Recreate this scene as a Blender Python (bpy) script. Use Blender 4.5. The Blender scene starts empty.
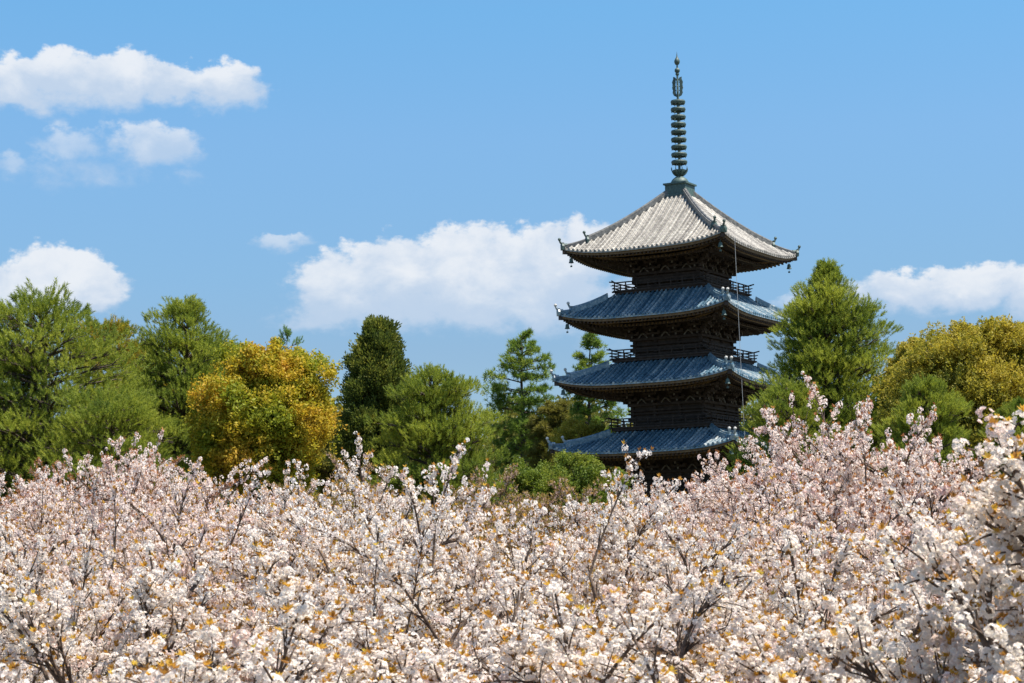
import bpy, math, random
import numpy as np
from mathutils import Matrix, Vector
R_ = math.radians
col = bpy.context.scene.collection
sc = bpy.context.scene

# ------------------------------------------------------------------ camera
W, H, FPX = 1024, 683, 1950.0
EYE, PITCH, ROLL = 3.2, R_(6.87), R_(-0.7)
cam = bpy.data.cameras.new('camera'); camo = bpy.data.objects.new('camera', cam); col.objects.link(camo)
cam.sensor_width = 36; cam.lens = 36 * FPX / W; cam.clip_start = 0.3; cam.clip_end = 12000
CAMM = Matrix.Rotation(math.pi / 2 + PITCH, 4, 'X') @ Matrix.Rotation(ROLL, 4, 'Z')
camo.matrix_world = Matrix.Translation((0, 0, EYE)) @ CAMM
cam.dof.use_dof = True; cam.dof.focus_distance = 60; cam.dof.aperture_fstop = 11.0
sc.camera = camo
def at(px, py, Y):
    v = CAMM @ Vector(((px - W / 2) / FPX, -(py - H / 2) / FPX, -1.0))
    return Vector((v.x, v.y, v.z)) * (Y / v.y) + Vector((0, 0, EYE))

# ------------------------------------------------------------------ exposure
sc.view_settings.view_transform = 'Standard'; sc.view_settings.look = 'None'
sc.view_settings.exposure = 0.75; sc.view_settings.gamma = 1
sc.cycles.use_denoising = True
sc.cycles.max_bounces = 8; sc.cycles.transparent_max_bounces = 8
sc.cycles.diffuse_bounces = 4; sc.cycles.glossy_bounces = 2; sc.cycles.transmission_bounces = 4

# ------------------------------------------------------------------ node helper
class NT:
    def __init__(s, tree): s.t = tree; s.n = tree.nodes; s.l = tree.links
    def new(s, typ, **kw):
        n = s.n.new(typ)
        for k, v in kw.items(): setattr(n, k, v)
        return n
    def put(s, sock, v):
        if hasattr(v, 'is_output') or isinstance(v, bpy.types.NodeSocket): s.l.new(v, sock)
        else: sock.default_value = v
    def m(s, op, a, b=0.0, c=0.0, clamp=False):
        n = s.new('ShaderNodeMath', operation=op); n.use_clamp = clamp
        s.put(n.inputs[0], a); s.put(n.inputs[1], b)
        if len(n.inputs) > 2: s.put(n.inputs[2], c)
        return n.outputs[0]
    def noise(s, vec, scale, detail=3, rough=.55, dist=0.0):
        n = s.new('ShaderNodeTexNoise'); s.put(n.inputs['Vector'], vec)
        n.inputs['Scale'].default_value = scale; n.inputs['Detail'].default_value = detail
        n.inputs['Roughness'].default_value = rough; n.inputs['Distortion'].default_value = dist
        return n.outputs[0]
    def ramp(s, fac, stops, interp='LINEAR'):
        n = s.new('ShaderNodeValToRGB'); s.put(n.inputs[0], fac); r = n.color_ramp; r.interpolation = interp
        while len(r.elements) < len(stops): r.elements.new(0.5)
        for e, (p, c) in zip(r.elements, stops):
            e.position = p; e.color = (*c, 1) if len(c) == 3 else c
        return n.outputs[0]
    def mix(s, fac, a, b, typ='MIX'):
        n = s.new('ShaderNodeMix', data_type='RGBA', blend_type=typ)
        s.put(n.inputs[0], fac); s.put(n.inputs[6], a if not isinstance(a, tuple) else (*a, 1)); s.put(n.inputs[7], b if not isinstance(b, tuple) else (*b, 1))
        return n.outputs[2]
    def sstep(s, v, lo, hi):
        n = s.new('ShaderNodeMapRange', interpolation_type='SMOOTHSTEP')
        s.put(n.inputs[0], v); n.inputs[1].default_value = lo; n.inputs[2].default_value = hi
        return n.outputs[0]

# ------------------------------------------------------------------ sun + sky with clouds
SUNV = Vector((0.426, -0.166, 1.0)).normalized()
sun_el = math.asin(SUNV.z)
sun = bpy.data.lights.new('sun', 'SUN'); suno = bpy.data.objects.new('sun', sun); col.objects.link(suno)
sun.energy = 5.0; sun.angle = R_(0.53); sun.color = (1.0, 0.94, 0.84)
suno.rotation_euler = SUNV.to_track_quat('Z', 'Y').to_euler()
world = bpy.data.worlds.new('World'); sc.world = world; world.use_nodes = True
wt = NT(world.node_tree); world.node_tree.nodes.clear()
sky = wt.new('ShaderNodeTexSky', sky_type='NISHITA'); sky.sun_disc = False
sky.sun_elevation = sun_el; sky.sun_rotation = math.atan2(SUNV.x, SUNV.y)
sky.air_density = 1.0; sky.dust_density = 0.6; sky.ozone_density = 2.2; sky.altitude = 100
tc = wt.new('ShaderNodeTexCoord'); gen = tc.outputs['Generated']
sep = wt.new('ShaderNodeSeparateXYZ'); wt.l.new(gen, sep.inputs[0])
az = wt.m('ARCTAN2', sep.outputs[0], sep.outputs[1]); el = wt.m('ARCSINE', sep.outputs[2])
def azel(px, py):
    v = (CAMM @ Vector(((px - W / 2) / FPX, -(py - H / 2) / FPX, -1.0))).normalized()
    return math.atan2(v.x, v.y), math.asin(v.z)
# warp of the sky directions so that cloud edges billow
mp = wt.new('ShaderNodeMapping'); wt.l.new(gen, mp.inputs[0]); mp.inputs['Scale'].default_value = (1, 1, 1.5)
nz = wt.new('ShaderNodeTexNoise'); wt.l.new(mp.outputs[0], nz.inputs['Vector']); nz.inputs['Scale'].default_value = 42; nz.inputs['Detail'].default_value = 7; nz.inputs['Roughness'].default_value = .55
sepn = wt.new('ShaderNodeSeparateColor'); wt.l.new(nz.outputs['Color'], sepn.inputs[0])
azw = wt.m('ADD', az, wt.m('MULTIPLY', wt.m('SUBTRACT', sepn.outputs[0], .5), .030))
elw = wt.m('ADD', el, wt.m('MULTIPLY', wt.m('SUBTRACT', sepn.outputs[1], .5), .022))
fine = wt.noise(mp.outputs[0], 95, 8, .6)
# (px, py, half width, half height up, half height down, strength)
CL = [(20, 88, 48, 32, 24, 1), (75, 78, 45, 28, 32, 1), (120, 80, 44, 30, 32, 1), (165, 84, 45, 24, 20, .95), (222, 90, 42, 24, 24, 1.0),
      (155, 147, 50, 22, 24, .70), (70, 150, 38, 30, 20, .46), (80, 176, 66, 17, 15, .42), (12, 168, 20, 16, 14, .42), (188, 180, 20, 11, 12, .4),
      (280, 243, 28, 11, 8, .55),
      (60, 300, 60, 50, 22, 1.15), (5, 300, 50, 30, 18, 1.05), (95, 304, 32, 24, 15, 1),
      (400, 272, 60, 36, 40, 1.0), (470, 275, 80, 50, 48, 1.15), (545, 275, 70, 48, 52, 1.15), (590, 250, 40, 30, 40, 1.0), (345, 296, 60, 42, 32, .9), (330, 320, 60, 20, 16, .75),
      (450, 308, 150, 28, 26, .85), (560, 310, 110, 26, 30, .75), (640, 300, 60, 30, 40, .6),
      (905, 292, 55, 20, 20, .95), (965, 292, 60, 26, 24, 1.1), (1040, 290, 50, 26, 30, 1.1), (800, 306, 45, 14, 14, .55), (855, 300, 40, 13, 16, .7),
      # further clouds outside this view
      (1250, 250, 110, 45, 30, 1.1), (1500, 120, 140, 40, 36, 1), (-260, 210, 120, 45, 30, 1.1), (-420, 60, 130, 40, 36, 1), (-700, 260, 160, 60, 30, 1.1), (1800, 240, 190, 60, 36, 1.1)]
dens = None; hs_ = None; ws_ = None; os_ = None
for (cx, cy, hw, hu, hd, st) in CL:
    a0, e0 = azel(cx, cy)
    da = wt.m('DIVIDE', wt.m('SUBTRACT', azw, a0), hw / FPX * 1.12)
    de0 = wt.m('SUBTRACT', elw, e0)
    de = wt.m('MAXIMUM', wt.m('DIVIDE', de0, hu / FPX * 1.10), wt.m('DIVIDE', de0, -hd / FPX * 1.12))
    q = wt.m('SQRT', wt.m('ADD', wt.m('MULTIPLY', da, da), wt.m('MULTIPLY', de, de)))
    v = wt.m('MULTIPLY', wt.m('SUBTRACT', 1.0, q), st)
    dens = v if dens is None else wt.m('SMOOTH_MAX', dens, v, .12)
    w_ = wt.m('MAXIMUM', wt.m('ADD', v, .3), 0.0001); h_ = wt.m('MULTIPLY', w_, wt.m('DIVIDE', de0, (hu + hd) / FPX))
    hs_ = h_ if hs_ is None else wt.m('ADD', hs_, h_); ws_ = w_ if ws_ is None else wt.m('ADD', ws_, w_)
    o_ = wt.m('MULTIPLY', wt.m('POWER', w_, 3.0), min(1.0, st + .05)); o2 = wt.m('POWER', w_, 3.0)
    os_ = (o_, o2) if os_ is None else (wt.m('ADD', os_[0], o_), wt.m('ADD', os_[1], o2))
hgt_ = wt.m('DIVIDE', hs_, ws_)
dn = wt.m('ADD', dens, wt.m('MULTIPLY', wt.m('SUBTRACT', fine, .5), .85))
soft = wt.m('MINIMUM', wt.m('MAXIMUM', wt.m('SUBTRACT', .50, wt.m('MULTIPLY', hgt_, .55)), .24), .8)
alpha = wt.m('MULTIPLY', wt.sstep(wt.m('DIVIDE', wt.m('ADD', dn, .03), soft), 0, 1), wt.m('MULTIPLY', wt.m('DIVIDE', os_[0], os_[1]), .93))
# bodies: bright billows over pale lilac-grey bases
lump = wt.noise(mp.outputs[0], 34, 7, .6, .3)
core = wt.sstep(wt.m('ADD', wt.m('ADD', wt.m('MULTIPLY', hgt_, 1.1), wt.m('MULTIPLY', dn, .35)), wt.m('MULTIPLY', wt.m('SUBTRACT', lump, .5), 1.5)), -.05, .75)
ccol = wt.mix(core, (3.7, 4.45, 5.5), (5.7, 5.9, 6.2))
K = 1.6; eln = wt.m('DIVIDE', wt.m('MULTIPLY', el, 180 / math.pi), 90.0, clamp=True)
tintr = wt.ramp(eln, [(e / 90, tuple(c / K for c in rgb)) for e, rgb in ((0, (.58, .65, .74)), (6.5, (.59, .69, .80)), (8.8, (.63, .80, .90)), (12.8, (.73, .97, 1.07)), (16.5, (.70, 1.10, 1.20)), (40, (1.22, 1.35, 1.35)), (90, (1.32, 1.4, 1.36)))])
skyc = wt.mix(1.0, wt.mix(1.0, sky.outputs[0], tintr, 'MULTIPLY'), (K, K, K), 'MULTIPLY')
fin = wt.mix(alpha, skyc, ccol)
bg = wt.new('ShaderNodeBackground'); wt.l.new(fin, bg.inputs[0]); bg.inputs[1].default_value = 0.0902
wo = wt.new('ShaderNodeOutputWorld'); wt.l.new(bg.outputs[0], wo.inputs[0])
world.cycles.sampling_method = 'MANUAL'; world.cycles.sample_map_resolution = 512

# ------------------------------------------------------------------ object helpers
def tag(o, label=None, cat=None, group=None, kind=None):
    if label: o['label'] = label
    if cat: o['category'] = cat
    if group: o['group'] = group
    if kind: o['kind'] = kind
    return o
def empty(name, loc, rz=0, **k):
    o = bpy.data.objects.new(name, None); col.objects.link(o); o.location = loc; o.rotation_euler = (0, 0, rz)
    return tag(o, **k)
class Geo:
    """collects vertices and faces, links them as one mesh object"""
    def __init__(s): s.v = []; s.q = []; s.t = []; s.n = 0; s.tint = []; s.mi = 0; s.qm = []; s.tm = []
    def add(s, V, Q=None, T=None, tint=None):
        V = np.asarray(V, np.float32).reshape(-1, 3)
        if Q is not None and len(Q): s.q.append(np.asarray(Q, np.int64).reshape(-1, 4) + s.n); s.qm.append(np.full(len(s.q[-1]), s.mi))
        if T is not None and len(T): s.t.append(np.asarray(T, np.int64).reshape(-1, 3) + s.n); s.tm.append(np.full(len(s.t[-1]), s.mi))
        s.v.append(V); s.n += len(V)
        s.tint.append(np.full(len(V), .5, np.float32) if tint is None else np.asarray(tint, np.float32))
    def box(s, c, d, M=None):
        x, y, z = [k / 2 for k in d]
        V = np.array([(i, j, k) for i in (-x, x) for j in (-y, y) for k in (-z, z)], float)
        if M is not None: V = V @ np.asarray(M).T
        s.add(V + np.asarray(c, float), Q=[(0, 1, 3, 2), (4, 6, 7, 5), (0, 4, 5, 1), (2, 3, 7, 6), (0, 2, 6, 4), (1, 5, 7, 3)])
    def beam(s, a, b, w, h):
        a = np.asarray(a, float); b = np.asarray(b, float); d = b - a; L = np.linalg.norm(d); d = d / L
        u = np.cross((0, 0, 1.0), d); u = u / (np.linalg.norm(u) or 1) if np.linalg.norm(u) > 1e-6 else np.array((1.0, 0, 0)); v = np.cross(d, u)
        s.box((a + b) / 2, (w, L, h), np.stack([u, d, v], 1))
    def tube(s, P, r, k=6, cap=True):
        P = np.asarray(P, float); n = len(P); r = np.broadcast_to(np.asarray(r, float), (n,))
        D = np.gradient(P, axis=0); D /= np.linalg.norm(D, axis=1)[:, None] + 1e-9
        ref = np.array((0.31, 0.95, 0.05)) if abs(D[0, 2]) > .7 else np.array((0, 0, 1.0))
        U = np.cross(D, ref); U /= np.linalg.norm(U, axis=1)[:, None] + 1e-9; Vv = np.cross(D, U)
        a = np.arange(k) * 2 * np.pi / k
        V = P[:, None] + r[:, None, None] * (np.cos(a)[None, :, None] * U[:, None] + np.sin(a)[None, :, None] * Vv[:, None])
        i = np.arange(n - 1)[:, None] * k; j = np.arange(k)[None]; j2 = (j + 1) % k
        Q = np.stack([i + j, i + j2, i + k + j2, i + k + j], -1).reshape(-1, 4)
        V = V.reshape(-1, 3); T = []
        if cap:
            V = np.vstack([V, P[:1], P[-1:]]); c0, c1 = n * k, n * k + 1; b = (n - 1) * k
            for q in range(k):
                T.append((c0, (q + 1) % k, q)); T.append((c1, b + q, b + (q + 1) % k))
        s.add(V, Q=Q, T=T)
    def lathe(s, prof, c=(0, 0, 0), k=20):
        P = np.array([(0, 0, z) for _, z in prof], float) + np.asarray(c, float); a = np.arange(k) * 2 * np.pi / k
        r = np.array([p[0] for p in prof]); n = len(prof)
        V = P[:, None] + r[:, None, None] * np.stack([np.cos(a), np.sin(a), 0 * a], -1)[None]
        i = np.arange(n - 1)[:, None] * k; j = np.arange(k)[None]; j2 = (j + 1) % k
        s.add(V.reshape(-1, 3), Q=np.stack([i + j, i + j2, i + k + j2, i + k + j], -1).reshape(-1, 4))
    def grid(s, G, flip=False):
        G = np.asarray(G, float); n, m = G.shape[:2]
        i = np.arange(n - 1)[:, None] * m; j = np.arange(m - 1)[None]
        Q = np.stack([i + j, i + j + 1, i + m + j + 1, i + m + j], -1).reshape(-1, 4)
        s.add(G.reshape(-1, 3), Q=Q[:, ::-1] if flip else Q)
    def build(s, name, mat, parent=None, smooth=False, tint=False, mats=None):
        V = np.concatenate(s.v); Q = np.concatenate(s.q) if s.q else np.zeros((0, 4), int); T = np.concatenate(s.t) if s.t else np.zeros((0, 3), int)
        me = bpy.data.meshes.new(name)
        me.vertices.add(len(V)); me.vertices.foreach_set('co', V.astype(np.float32).ravel())
        loops = np.concatenate([Q.ravel(), T.ravel()]).astype(np.int32)
        me.loops.add(len(loops)); me.loops.foreach_set('vertex_index', loops)
        nf = len(Q) + len(T); me.polygons.add(nf)
        st = np.concatenate([np.arange(len(Q)) * 4, len(Q) * 4 + np.arange(len(T)) * 3]).astype(np.int32)
        me.polygons.foreach_set('loop_start', st)
        me.polygons.foreach_set('use_smooth', np.full(nf, smooth))
        if tint:
            at_ = me.attributes.new('tint', 'FLOAT', 'POINT'); at_.data.foreach_set('value', np.concatenate(s.tint))
        me.update(calc_edges=True)
        for m_ in [mat] + list(mats or []): me.materials.append(m_)
        if mats: me.polygons.foreach_set('material_index', np.concatenate(s.qm + s.tm).astype(np.int32))
        o = bpy.data.objects.new(name, me); col.objects.link(o); o.parent = parent
        return o
def norm(a): return a / (np.linalg.norm(a, axis=-1, keepdims=True) + 1e-9)
def frames(D, rng):
    """rotation matrices taking +Z to each direction, rolled at random"""
    D = norm(D); ref = norm(rng.normal(size=D.shape)); X = norm(np.cross(ref, D)); Y = np.cross(D, X)
    return np.stack([X, Y, D], -1)
def stamp(g, tmpl, P, M, S, tint=None):
    V, F = tmpl; n = len(P); S = np.asarray(S)
    VV = np.einsum('nij,mj->nmi', M * S[:, None, None], V) + P[:, None]
    FF = (F[None] + (np.arange(n) * len(V))[:, None, None]).reshape(-1, F.shape[1])
    tt = None if tint is None else np.repeat(tint, len(V))
    if F.shape[1] == 4: g.add(VV.reshape(-1, 3), Q=FF, tint=tt)
    else: g.add(VV.reshape(-1, 3), T=FF, tint=tt)

# ------------------------------------------------------------------ materials
def mat(name):
    m = bpy.data.materials.new(name); m.use_nodes = True; t = NT(m.node_tree); b = m.node_tree.nodes['Principled BSDF']
    return m, t, b
def foliage(name, stops, trans=.42, rough=.6, nscale=.35, namp=.5, spec=.25, tr_gain=1.25):
    """leaf surface: colour by clump tint and a broad noise, light passing through"""
    m, t, b = mat(name)
    a = t.new('ShaderNodeAttribute', attribute_name='tint'); o = t.new('ShaderNodeTexCoord')
    f = t.m('ADD', t.m('MULTIPLY', a.outputs['Fac'], 1 - namp), t.m('MULTIPLY', t.sstep(t.noise(o.outputs['Object'], nscale, 3), .3, .7), namp))
    geo = t.new('ShaderNodeNewGeometry')
    f = t.m('ADD', f, t.m('MULTIPLY', t.m('SUBTRACT', geo.outputs['Random Per Island'], .5), .22), clamp=True)
    c = t.ramp(f, stops)
    b.inputs['Roughness'].default_value = rough; b.inputs['Specular IOR Level'].default_value = spec
    t.l.new(c, b.inputs['Base Color'])
    tr = t.new('ShaderNodeBsdfTranslucent'); t.l.new(t.mix(1.0, c, (tr_gain, tr_gain, tr_gain * (.8 if tr_gain > 1 else .90)), 'MULTIPLY'), tr.inputs[0])
    mx = t.new('ShaderNodeMixShader'); mx.inputs[0].default_value = trans
    t.l.new(b.outputs[0], mx.inputs[1]); t.l.new(tr.outputs[0], mx.inputs[2])
    t.l.new(mx.outputs[0], m.node_tree.nodes['Material Output'].inputs[0])
    return m
def rough_mat(name, stops, scale, rough=.8, bump=.3, detail=6, spec=.3, stretch=(1, 1, 1)):
    m, t, b = mat(name); o = t.new('ShaderNodeTexCoord'); mpg = t.new('ShaderNodeMapping'); t.l.new(o.outputs['Object'], mpg.inputs[0]); mpg.inputs['Scale'].default_value = stretch
    n = t.noise(mpg.outputs[0], scale, detail, .62)
    t.l.new(t.ramp(n, stops), b.inputs['Base Color']); b.inputs['Roughness'].default_value = rough; b.inputs['Specular IOR Level'].default_value = spec
    bp = t.new('ShaderNodeBump'); bp.inputs['Strength'].default_value = bump; bp.inputs['Distance'].default_value = .03; t.l.new(n, bp.inputs['Height']); t.l.new(bp.outputs[0], b.inputs['Normal'])
    return m
MT = {}
MT['pine'] = foliage('pine needles', [(0, (.040, .075, .015)), (.3, (.145, .195, .028)), (.65, (.29, .325, .042)), (1, (.44, .44, .07))])
MT['bluepine'] = foliage('blue green needles', [(0, (.03, .08, .032)), (.4, (.11, .20, .055)), (1, (.30, .40, .10))])
MT['yellowpine'] = foliage('pine with yellow cones', [(0, (.04, .08, .01)), (.35, (.15, .20, .02)), (.6, (.38, .29, .03)), (1, (.52, .32, .04))], namp=.4)
MT['gold'] = foliage('golden leaves', [(0, (.10, .15, .015)), (.35, (.28, .30, .025)), (.65, (.50, .36, .03)), (1, (.56, .30, .045))], nscale=.4, namp=.6)
MT['camphor'] = foliage('yellow green leaves', [(0, (.07, .10, .015)), (.35, (.26, .24, .03)), (.7, (.48, .38, .05)), (1, (.58, .43, .07))], nscale=.5, namp=.35)
MT['cypress'] = foliage('cypress sprays', [(0, (.024, .045, .014)), (.5, (.10, .13, .025)), (1, (.34, .32, .06))], namp=.35)
MT['airy'] = foliage('conifer tufts', [(0, (.045, .10, .02)), (.5, (.17, .25, .04)), (1, (.38, .42, .08))], namp=.3)
MT['brown'] = foliage('bronzed conifer sprays', [(0, (.06, .07, .018)), (.5, (.17, .16, .03)), (1, (.32, .27, .06))], namp=.3)
MT['bush'] = foliage('shrub leaves', [(0, (.04, .08, .012)), (.5, (.15, .20, .025)), (1, (.34, .34, .05))], nscale=.6)
MT['bronze'] = foliage('young bronze leaves', [(0, (.16, .08, .025)), (.35, (.36, .17, .035)), (.7, (.55, .30, .045)), (1, (.60, .46, .08))], trans=.45, nscale=1.2, namp=.3)
MT['russet'] = foliage('young russet leaves', [(0, (.14, .06, .03)), (.5, (.36, .14, .06)), (1, (.52, .28, .09))], trans=.45, nscale=1.2, namp=.3)
MT['olive'] = foliage('young olive leaves', [(0, (.12, .10, .02)), (.5, (.27, .20, .05)), (1, (.42, .26, .10))], trans=.4, nscale=1.2, namp=.3)
MT['white'] = foliage('white petals', [(0, (.80, .60, .56)), (.35, (.91, .825, .79)), (1, (.955, .905, .875))], trans=.48, rough=.7, nscale=.9, namp=.4, spec=.1, tr_gain=1.0)
MT['blush'] = foliage('blush petals', [(0, (.80, .54, .52)), (.4, (.91, .78, .735)), (1, (.96, .88, .845))], trans=.48, rough=.7, nscale=.9, namp=.4, spec=.1, tr_gain=1.0)
MT['dusty'] = foliage('dusty pink petals', [(0, (.50, .32, .26)), (.5, (.68, .48, .40)), (1, (.80, .62, .53))], trans=.48, rough=.7, nscale=.9, namp=.4, spec=.1, tr_gain=1.0)
MT['bark'] = rough_mat('bark', [(.3, (.035, .024, .018)), (.7, (.12, .09, .07))], 9, bump=.6, stretch=(1, 1, .3))
MT['cherrybark'] = rough_mat('cherry bark', [(.3, (.050, .031, .022)), (.55, (.12, .082, .060)), (.8, (.22, .17, .13))], 22, bump=.5)
MT['wood'] = rough_mat('weathered dark timber', [(.3, (.030, .020, .016)), (.6, (.070, .047, .037)), (.85, (.14, .10, .075))], 3.5, bump=.2)
MT['edgewood'] = rough_mat('eave board timber', [(.3, (.10, .062, .035)), (.7, (.27, .17, .09))], 4, bump=.2)
MT['paleend'] = rough_mat('faded white paint', [(.3, (.08, .065, .055)), (.7, (.26, .22, .19))], 6, bump=.1)
MT['litend'] = rough_mat('sunlit end tile', [(.3, (.45, .43, .40)), (.7, (.62, .60, .56))], 6, bump=.1)  # sunlight on the round tile ends put into the colour
MT['bronzemetal'] = rough_mat('patinated bronze', [(.3, (.035, .055, .050)), (.55, (.070, .115, .100)), (.8, (.13, .19, .165))], 6, rough=.55, bump=.15, spec=.5)
MT['cable'] = rough_mat('grey cable', [(.3, (.35, .35, .35)), (.7, (.5, .5, .5))], 6, rough=.5, bump=0)
MT['stone'] = rough_mat('podium stone', [(.3, (.22, .20, .18)), (.7, (.38, .36, .32))], 3, bump=.3)
def tile_mat(name, stops, rough, spec):
    m, t, b = mat(name); o = t.new('ShaderNodeTexCoord')
    n = t.noise(o.outputs['Object'], .9, 5, .65); geo = t.new('ShaderNodeNewGeometry')
    n2 = t.noise(o.outputs['Object'], 5.5, 2, .6)
    f = t.m('ADD', t.m('MULTIPLY', n, .35), t.m('MULTIPLY', n2, .65))
    f = t.m('ADD', f, t.m('MULTIPLY', t.m('SUBTRACT', geo.outputs['Random Per Island'], .5), .28))
    t.l.new(t.ramp(f, stops), b.inputs['Base Color'])
    b.inputs['Roughness'].default_value = rough; b.inputs['Specular IOR Level'].default_value = spec
    return m
MT['tile'] = tile_mat('sky shaded roof tiles', [(.3, (.030, .070, .105)), (.5, (.090, .170, .225)), (.72, (.44, .45, .43))], .30, .8)  # blue-grey glaze, with sky-blue shade and pale glints painted into the colour
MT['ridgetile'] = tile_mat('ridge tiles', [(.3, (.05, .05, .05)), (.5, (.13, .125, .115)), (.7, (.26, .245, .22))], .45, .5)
MT['paletile'] = tile_mat('sunlit roof tiles', [(.3, (.11, .10, .09)), (.5, (.26, .24, .21)), (.7, (.48, .445, .39))], .55, .4)  # top roof tiles with their sunlit cream tone put into the colour
def ground_mat():
    m, t, b = mat('earth and grass'); o = t.new('ShaderNodeTexCoord')
    n = t.noise(o.outputs['Object'], .25, 8, .65)
    t.l.new(t.ramp(n, [(.35, (.05, .035, .022)), (.5, (.085, .07, .035)), (.65, (.05, .08, .02))]), b.inputs['Base Color']); b.inputs['Roughness'].default_value = .95
    return m
MT['ground'] = ground_mat()

# ------------------------------------------------------------------ ground
def gz(x, y):
    s = min(max((y - 10) / 120.0, 0), 1)
    return 5.4 * (s * .55 + .45 * s * s * (3 - 2 * s)) + .12 * math.sin(x * .23 + 1) * math.sin(y * .19)
g = Geo()
ys = np.concatenate([np.linspace(-60, 200, 131), [260, 400, 800, 2000, 5000]]); ys[0] = -60
ys = np.concatenate([[-5000, -1000, -200], ys])
xs = np.concatenate([[-5000, -1500, -400], np.linspace(-120, 120, 97), [400, 1500, 5000]])
g.grid([[(x, y, gz(x, y)) for x in xs] for y in ys], flip=True)
tag(g.build('ground', MT['ground'], smooth=True), kind='structure')

# ------------------------------------------------------------------ pagoda
PD = 140.0
AX = 12.392
BASE = gz(AX, PD)
PHI = R_(-31.3)
pag = empty('pagoda', (AX, PD, BASE), PHI, label='dark timber five storey pagoda with tiled roofs and bronze spire rising above the trees', cat='pagoda')
cosA = math.cos(PHI)
def zat(py, off):       # height above the pagoda's base seen at row py, off metres towards the camera from the axis
    p = at(681, py, PD - off); return p.z - BASE
RH = [7.36, 7.11, 6.86, 6.59, 6.33]           # roof half widths
BH = [3.30, 3.10, 2.92, 2.74, 2.58]           # body half widths
LH = [4.60, 4.15, 4.02, 3.92, 3.72]           # balcony half widths
EY = [515, 449, 382.5, 316.0, 246.5]
IY = [498, 431.5, 361.5, 292.5]
ZE = [z + EYE - BASE - .55 for z in (4.27, 9.03, 13.83, 18.55, 23.31)]
ZI = [zat(y, 3.95 * cosA) for y in IY]
ZTOP = zat(194, 0.9)
print('ZE', [round(z, 2) for z in ZE], 'ZI', [round(z, 2) for z in ZI], 'ztop', round(ZTOP, 2))
ROT = [np.array([[math.cos(a), -math.sin(a), 0], [math.sin(a), math.cos(a), 0], [0, 0, 1]]) for a in (0, math.pi / 2, math.pi, 3 * math.pi / 2)]
def roof_z(k, r, x):
    """tile surface height at plan distance r from the axis (towards the face) and x along it"""
    Rr = RH[k]
    if k == 4: ri, zi, c = 0.55, ZTOP + .25, .24
    else: ri, zi, c = 3.6, ZI[k] + .22, .22
    s = np.clip((Rr - r) / (Rr - ri), 0, 1.2)
    rise = (zi - ZE[k]) * ((1 - c) * s + c * s * s)
    up = .56 * np.clip(np.abs(x) / Rr, 0, 1.1) ** 3.6 * (1 - np.clip(s, 0, 1)) ** .8
    return ZE[k] + rise + up
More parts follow.
